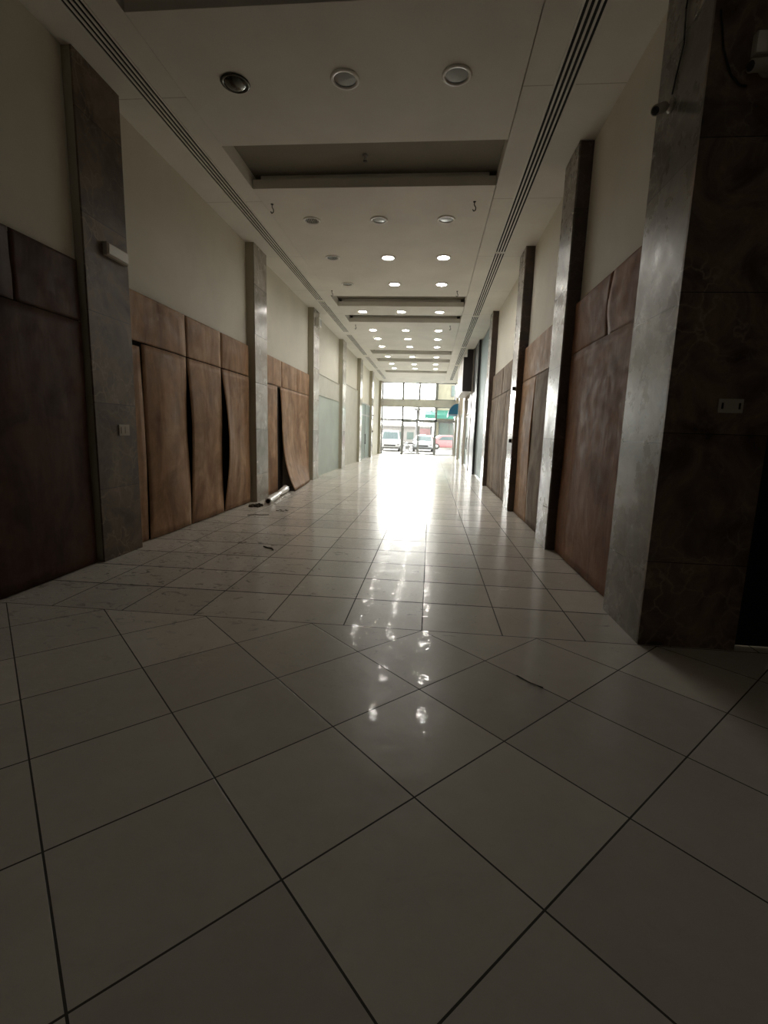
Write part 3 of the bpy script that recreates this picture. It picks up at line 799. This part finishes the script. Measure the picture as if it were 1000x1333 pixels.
def car(loc, rot, paint, label, suv=0.):
    t = thing('parked_car', (0, 0, 0), label, 'car', 'cars parked outside the entrance')
    Lc, W, h = 4.4, 1.78, 1.42+suv
    side = [(-2.2, .35), (-2.18, .62), (-2.05, .80), (-1.1, .92), (-.45, h-.06), (.0, h), (.9, h-.02), (1.55, 1.02+suv*.6), (2.1, .95+suv*.3), (2.2, .6), (2.18, .35)]
    body = MB()
    secs = [(-W/2+.0, .86), (-W/2+.05, 1.0), (W/2-.05, 1.0), (W/2, .86)]
    n0 = len(side)
    # cabin narrows towards the roof
    for wx in (-1, -.93, .93, 1):
        for (yy, zz) in side:
            taper = 1-.20*max(0, (zz-.9)/(h-.9))
            k = 1 if abs(wx) < 1 else .97
            zc = (zz-.35)*(1 if abs(wx) < 1 else .93)+.35
            body.v.append((wx*W/2*taper, yy*k, zc))
    for r in range(3):
        for i in range(n0-1):
            body.smooth.add(len(body.f)); body.f.append((r*n0+i, r*n0+i+1, (r+1)*n0+i+1, (r+1)*n0+i))
    body.f.append(tuple(range(n0))); body.f.append(tuple(3*n0+i for i in range(n0))[::-1])
    for r in range(3): body.f.append((r*n0, (r+1)*n0, (r+2)*n0-1, (r+1)*n0-1))
    body.box(-W/2+.1, -2.05, .22, W/2-.1, 2.05, .4)
    body.build('body', paint, t)
    def quad(y0, z0, y1, z1, m_, hw0, hw1):
        b_ = MB(); n = len(b_.v)
        d_ = Vector((0, -(z1-z0), (y1-y0))).normalized()*.012
        if d_.z < 0: d_ = -d_
        for sgn in (-.1, 1):
            b_.v += [(-hw0, y0+d_.y*sgn, z0+d_.z*sgn), (hw0, y0+d_.y*sgn, z0+d_.z*sgn), (hw1, y1+d_.y*sgn, z1+d_.z*sgn), (-hw1, y1+d_.y*sgn, z1+d_.z*sgn)]
        b_.f += [(0, 1, 2, 3), (7, 6, 5, 4), (0, 4, 5, 1), (1, 5, 6, 2), (2, 6, 7, 3), (3, 7, 4, 0)]
        return b_
    quad(-1.04, .97, -.52, h-.11, None, .72, .62).build('windscreen', M['car_glass'], t)
    quad(1.5, 1.06+suv*.6, .98, h-.09, None, .70, .62).build('rear_window', M['car_glass'], t)
    for sx in (-1, 1):
        w = MB()
        pts = [(-.85, .98), (-.38, h-.14), (.75, h-.14), (1.25, 1.0+suv*.3)]
        n = 0
        for off in (0, .015):
            for (yy, zz) in pts:
                taper = 1-.20*max(0, (zz-.9)/(h-.9))
                w.v.append((sx*(W/2*taper+off-.004), yy*.97, (zz-.35)*.95+.35))
        w.f += [(0, 1, 2, 3), (7, 6, 5, 4), (0, 4, 5, 1), (1, 5, 6, 2), (2, 6, 7, 3), (3, 7, 4, 0)]
        w.build('side_window', M['car_glass'], t)
        for yy in (-1.4, 1.35):
            wh = MB().lathe([(.001, -.1), (.2, -.1), (.3, -.09), (.315, -.05), (.315, .05), (.3, .09), (.2, .1), (.001, .1)], (sx*(W/2-.09), yy, .315), (1, 0, 0), 22)
            o = wh.build('wheel', M['tyre'], t)
            MB().lathe([(.001, .03), (.17, .025), (.19, 0)], (sx*(W/2+.012), yy, .315), (sx, 0, 0), 16).build('hub_cap', M['metal_grey'], o)
        B(sx*.74-.12, -2.215, .58, sx*.74+.12, -2.12, .70).build('headlamp', M['lamp_glass'], t, bevel=.02)
        B(sx*.74-.10, 2.12, .66, sx*.74+.10, 2.215, .84).build('tail_lamp', M['tail'], t, bevel=.02)
        B(sx*.98-.07, -.86, .95, sx*.98+.07, -.76, 1.07).build('wing_mirror', paint, t, bevel=.02)
    B(-.5, -2.225, .46, .5, -2.17, .60).build('front_grille', M['tyre'], t)
    B(-.78, -2.235, .28, .78, -2.1, .36).build('front_bumper_lip', M['tyre'], t)
    t.location = loc; t.rotation_euler.z = rot
    return t
car((-3.55, 43.6, -.14), 0.04, M['car_white'], 'white car facing the entrance behind the left glass pane', .35)
car((-.55, 44.8, -.14), -.06, M['car_silver'], 'silver-blue car facing the entrance behind the right sliding door', .05)
car((1.9, 52.0, -.14), PI/2+.1, M['car_red'], 'red car parked side-on behind the right glass pane', .1)
car((-7.0, 56.0, -.14), PI/2, M['car_white'], 'white car parked side-on far behind on the left', .2)
# motorcycle behind the left sliding door
mx, my, mz = -1.95, 41.0, -.14
t = thing('parked_motorcycle', (mx, my, mz), 'dark motorcycle parked outside behind the left sliding door', 'motorcycle')
for yy in (-.35, .38):
    w = MB()
    w.lathe([(.24, -.04), (.29, -.03), (.30, 0), (.29, .03), (.24, .04), (.24, -.04)], (mx+yy, my, mz+.30), (0, 1, 0), 22)
    for k in range(6):
        a = k*PI/6
        w.rod((mx+yy-.25*math.cos(a), my, mz+.30-.25*math.sin(a)), (mx+yy+.25*math.cos(a), my, mz+.30+.25*math.sin(a)), .008, 6)
    w.build('wheel', M['tyre'], t)
fm = MB().tube([(mx-.35, my, mz+.3), (mx-.22, my, mz+.86), (mx+.05, my, mz+.66), (mx+.38, my, mz+.3)], .03, 8)
fm.box(mx-.1, my-.12, mz+.25, mx+.2, my+.12, mz+.55); fm.build('frame', M['pole_grey'], t)
MB().ball((mx-.03, my, mz+.74), .16, 14, 10, .6).build('fuel_tank', M['car_silver'], t)
B(mx+.05, my-.12, mz+.70, mx+.55, my+.12, mz+.80).build('seat', M['tyre'], t, bevel=.03)
MB().tube([(mx-.2, my-.32, mz+1.0), (mx-.24, my, mz+.92), (mx-.2, my+.32, mz+1.0)], .018, 8).build('handlebar', M['tyre'], t)
MB().ball((mx-.3, my, mz+.82), .085).build('headlamp', M['lamp_glass'], t)

# street lamp
t = thing('street_lamp', (-1.45, 50, -.14), 'tall grey street lamp with a flat disc head outside the doors', 'lamp')
MB().lathe([(.18, 0), (.18, .4), (.13, .45), (.10, 3.95)], (-1.45, 50, -.14), (0, 0, 1), 14, True).build('pole', M['pole_grey'], t)
MB().lathe([(.001, 4.18), (.25, 4.15), (.42, 4.02), (.42, 3.92), (.1, 3.84), (.001, 3.84)], (-1.45, 50, -.14), (0, 0, 1), 20).build('lamp_head', M['pole_grey'], t)

# pale yellow building with green canopy
t = thing('shop_building', (6.5, 60, -.14), 'pale yellow building with a green canopy across the street', 'building')
B(.55, 57, -.14, 14, 66, 10.5).build('wall', M['yellow_wall'], t)
cn = MB(); cn.prism([(56.99, 4.15), (55.2, 3.55), (55.2, 3.15), (55.3, 3.15), (56.99, 3.3)], 0, -.75, 12)
cn.build('canopy', M['green_canopy'], t)
sg = MB(); sg.box(.9, 56.9, .1, 6.8, 57.0, 2.75)
for k in range(5): pass
sg.build('shop_window', M['shop_glass'], t)
fr = MB()
for k in range(6): fr.box(.88+k*1.18, 56.86, .1, .96+k*1.18, 56.92, 2.8)
fr.box(.88, 56.86, 2.72, 6.86, 56.92, 2.82); fr.build('window_frame', M['pole_grey'], t)
for x, z in ((2.1, 5.7), (2.1, 8.2), (5.1, 5.7), (5.1, 8.2)):
    w = B(x, 56.93, z, x+.85, 57.0, z+1.25).build('window', M['pole_grey'], t)
    B(x+.06, 56.915, z+.06, x+.79, 56.93, z+1.19).build('pane', M['shop_glass'], w)
B(.30, 56.5, 4.1, .55, 57.0, 10.5).build('corner_pilaster', M['far_white'], t)
MB().rod((.0, 56.3, -.14), (.0, 56.3, 10.8), .06).build('drain_pipe', M['pole_grey'], t)
# low buildings behind
t = thing('low_building', (-3.5, 75, -.14), 'low pale building far behind the street lamp', 'building')
B(-16, 74, -.14, .2, 82, 2.35).build('wall', M['far_white'], t)
B(-16.2, 73.6, 2.35, .4, 82.2, 2.6).build('roof_edge', M['far_white'], t)
for k in range(8): B(-15+k*1.9, 73.95, .5, -14+k*1.9, 74.0, 1.6).build('window', M['shop_glass'], t)
t = thing('sign_board', (-.6, 60, -.14), 'faded pinkish-red board standing across the street behind the right sliding door', 'sign board')
B(-1.35, 60, 1.15, .05, 60.12, 2.05).build('board', M['pink_board'], t)
MB().rod((-1.1, 60.06, -.14), (-1.1, 60.06, 1.2), .05).rod((-.2, 60.06, -.14), (-.2, 60.06, 1.2), .05).build('post', M['pole_grey'], t)

# ------------------------------------------------------------------ light
SKY_BASE, SKY_GLARE = 2.8, 15.0
W = bpy.data.worlds.new('overcast_sky'); S.world = W; W.use_nodes = True
nt = W.node_tree; bg = nt.nodes['Background']
# overcast sky with the bright hazy sun side beyond the street
tcn = nt.nodes.new('ShaderNodeTexCoord')
nv = nt.nodes.new('ShaderNodeVectorMath'); nv.operation = 'NORMALIZE'; nt.links.new(tcn.outputs['Generated'], nv.inputs[0])
dp = nt.nodes.new('ShaderNodeVectorMath'); dp.operation = 'DOT_PRODUCT'; nt.links.new(nv.outputs[0], dp.inputs[0])
dp.inputs[1].default_value = Vector((-.12, 1, .22)).normalized()
glare = math_n(nt, 'POWER', math_n(nt, 'MAXIMUM', dp.outputs['Value'], 0.0), 5.0)
strength = math_n(nt, 'ADD', math_n(nt, 'MULTIPLY', glare, SKY_GLARE), SKY_BASE)
bg.inputs[0].default_value = (1.0, .985, .95, 1)
nt.links.new(strength, bg.inputs[1])

pl = bpy.data.lights.new('window_portal', 'AREA'); pl.shape = 'RECTANGLE'; pl.size = X1-X0; pl.size_y = ZC
pl.cycles.is_portal = True
po = bpy.data.objects.new('window_portal', pl); COL.objects.link(po)
po.location = ((X0+X1)/2, YE+.34, ZC/2); po.rotation_euler = (-PI/2, 0, 0)
# lamp in the store behind the lobby door
sl = bpy.data.lights.new('store_lamp', 'POINT'); sl.energy = 6; sl.color = (1, .95, .75); sl.shadow_soft_size = .1
so = bpy.data.objects.new('store_lamp', sl); COL.objects.link(so); so.location = (2.8, 4.6, 2.3)

# ------------------------------------------------------------------ camera
F, YAW, PIT, ROL = 627.15, math.radians(5.19), math.radians(9.4), math.radians(1.74)
cy, sy = math.cos(YAW), math.sin(YAW)
fw = Vector((-sy*math.cos(PIT), cy*math.cos(PIT), -math.sin(PIT)))
r_ = Vector((cy, sy, 0)); u_ = r_.cross(fw)
rc = r_*math.cos(ROL)+u_*math.sin(ROL); uc = -r_*math.sin(ROL)+u_*math.cos(ROL)
cam = bpy.data.cameras.new('camera'); co = bpy.data.objects.new('camera', cam); COL.objects.link(co)
co.matrix_world = Matrix(((rc.x, uc.x, -fw.x, 0), (rc.y, uc.y, -fw.y, 0), (rc.z, uc.z, -fw.z, 1.47), (0, 0, 0, 1)))
cam.sensor_fit = 'VERTICAL'; cam.sensor_height = 24; cam.sensor_width = 24; cam.lens = 24*F/1333
cam.clip_start = .02; cam.clip_end = 500
S.camera = co

for o in bpy.data.objects:
    for k in ('_o', '_k'):
        if k in o: del o[k]

S.view_settings.view_transform = 'Standard'; S.view_settings.look = 'None'
S.view_settings.gamma = 1; S.view_settings.use_curve_mapping = False
S.view_settings.exposure = 1.12
cyc = S.cycles
cyc.use_denoising = True
cyc.max_bounces = 20; cyc.diffuse_bounces = 14; cyc.glossy_bounces = 8; cyc.transparent_max_bounces = 12
cyc.sample_clamp_indirect = 40
cyc.caustics_reflective = True
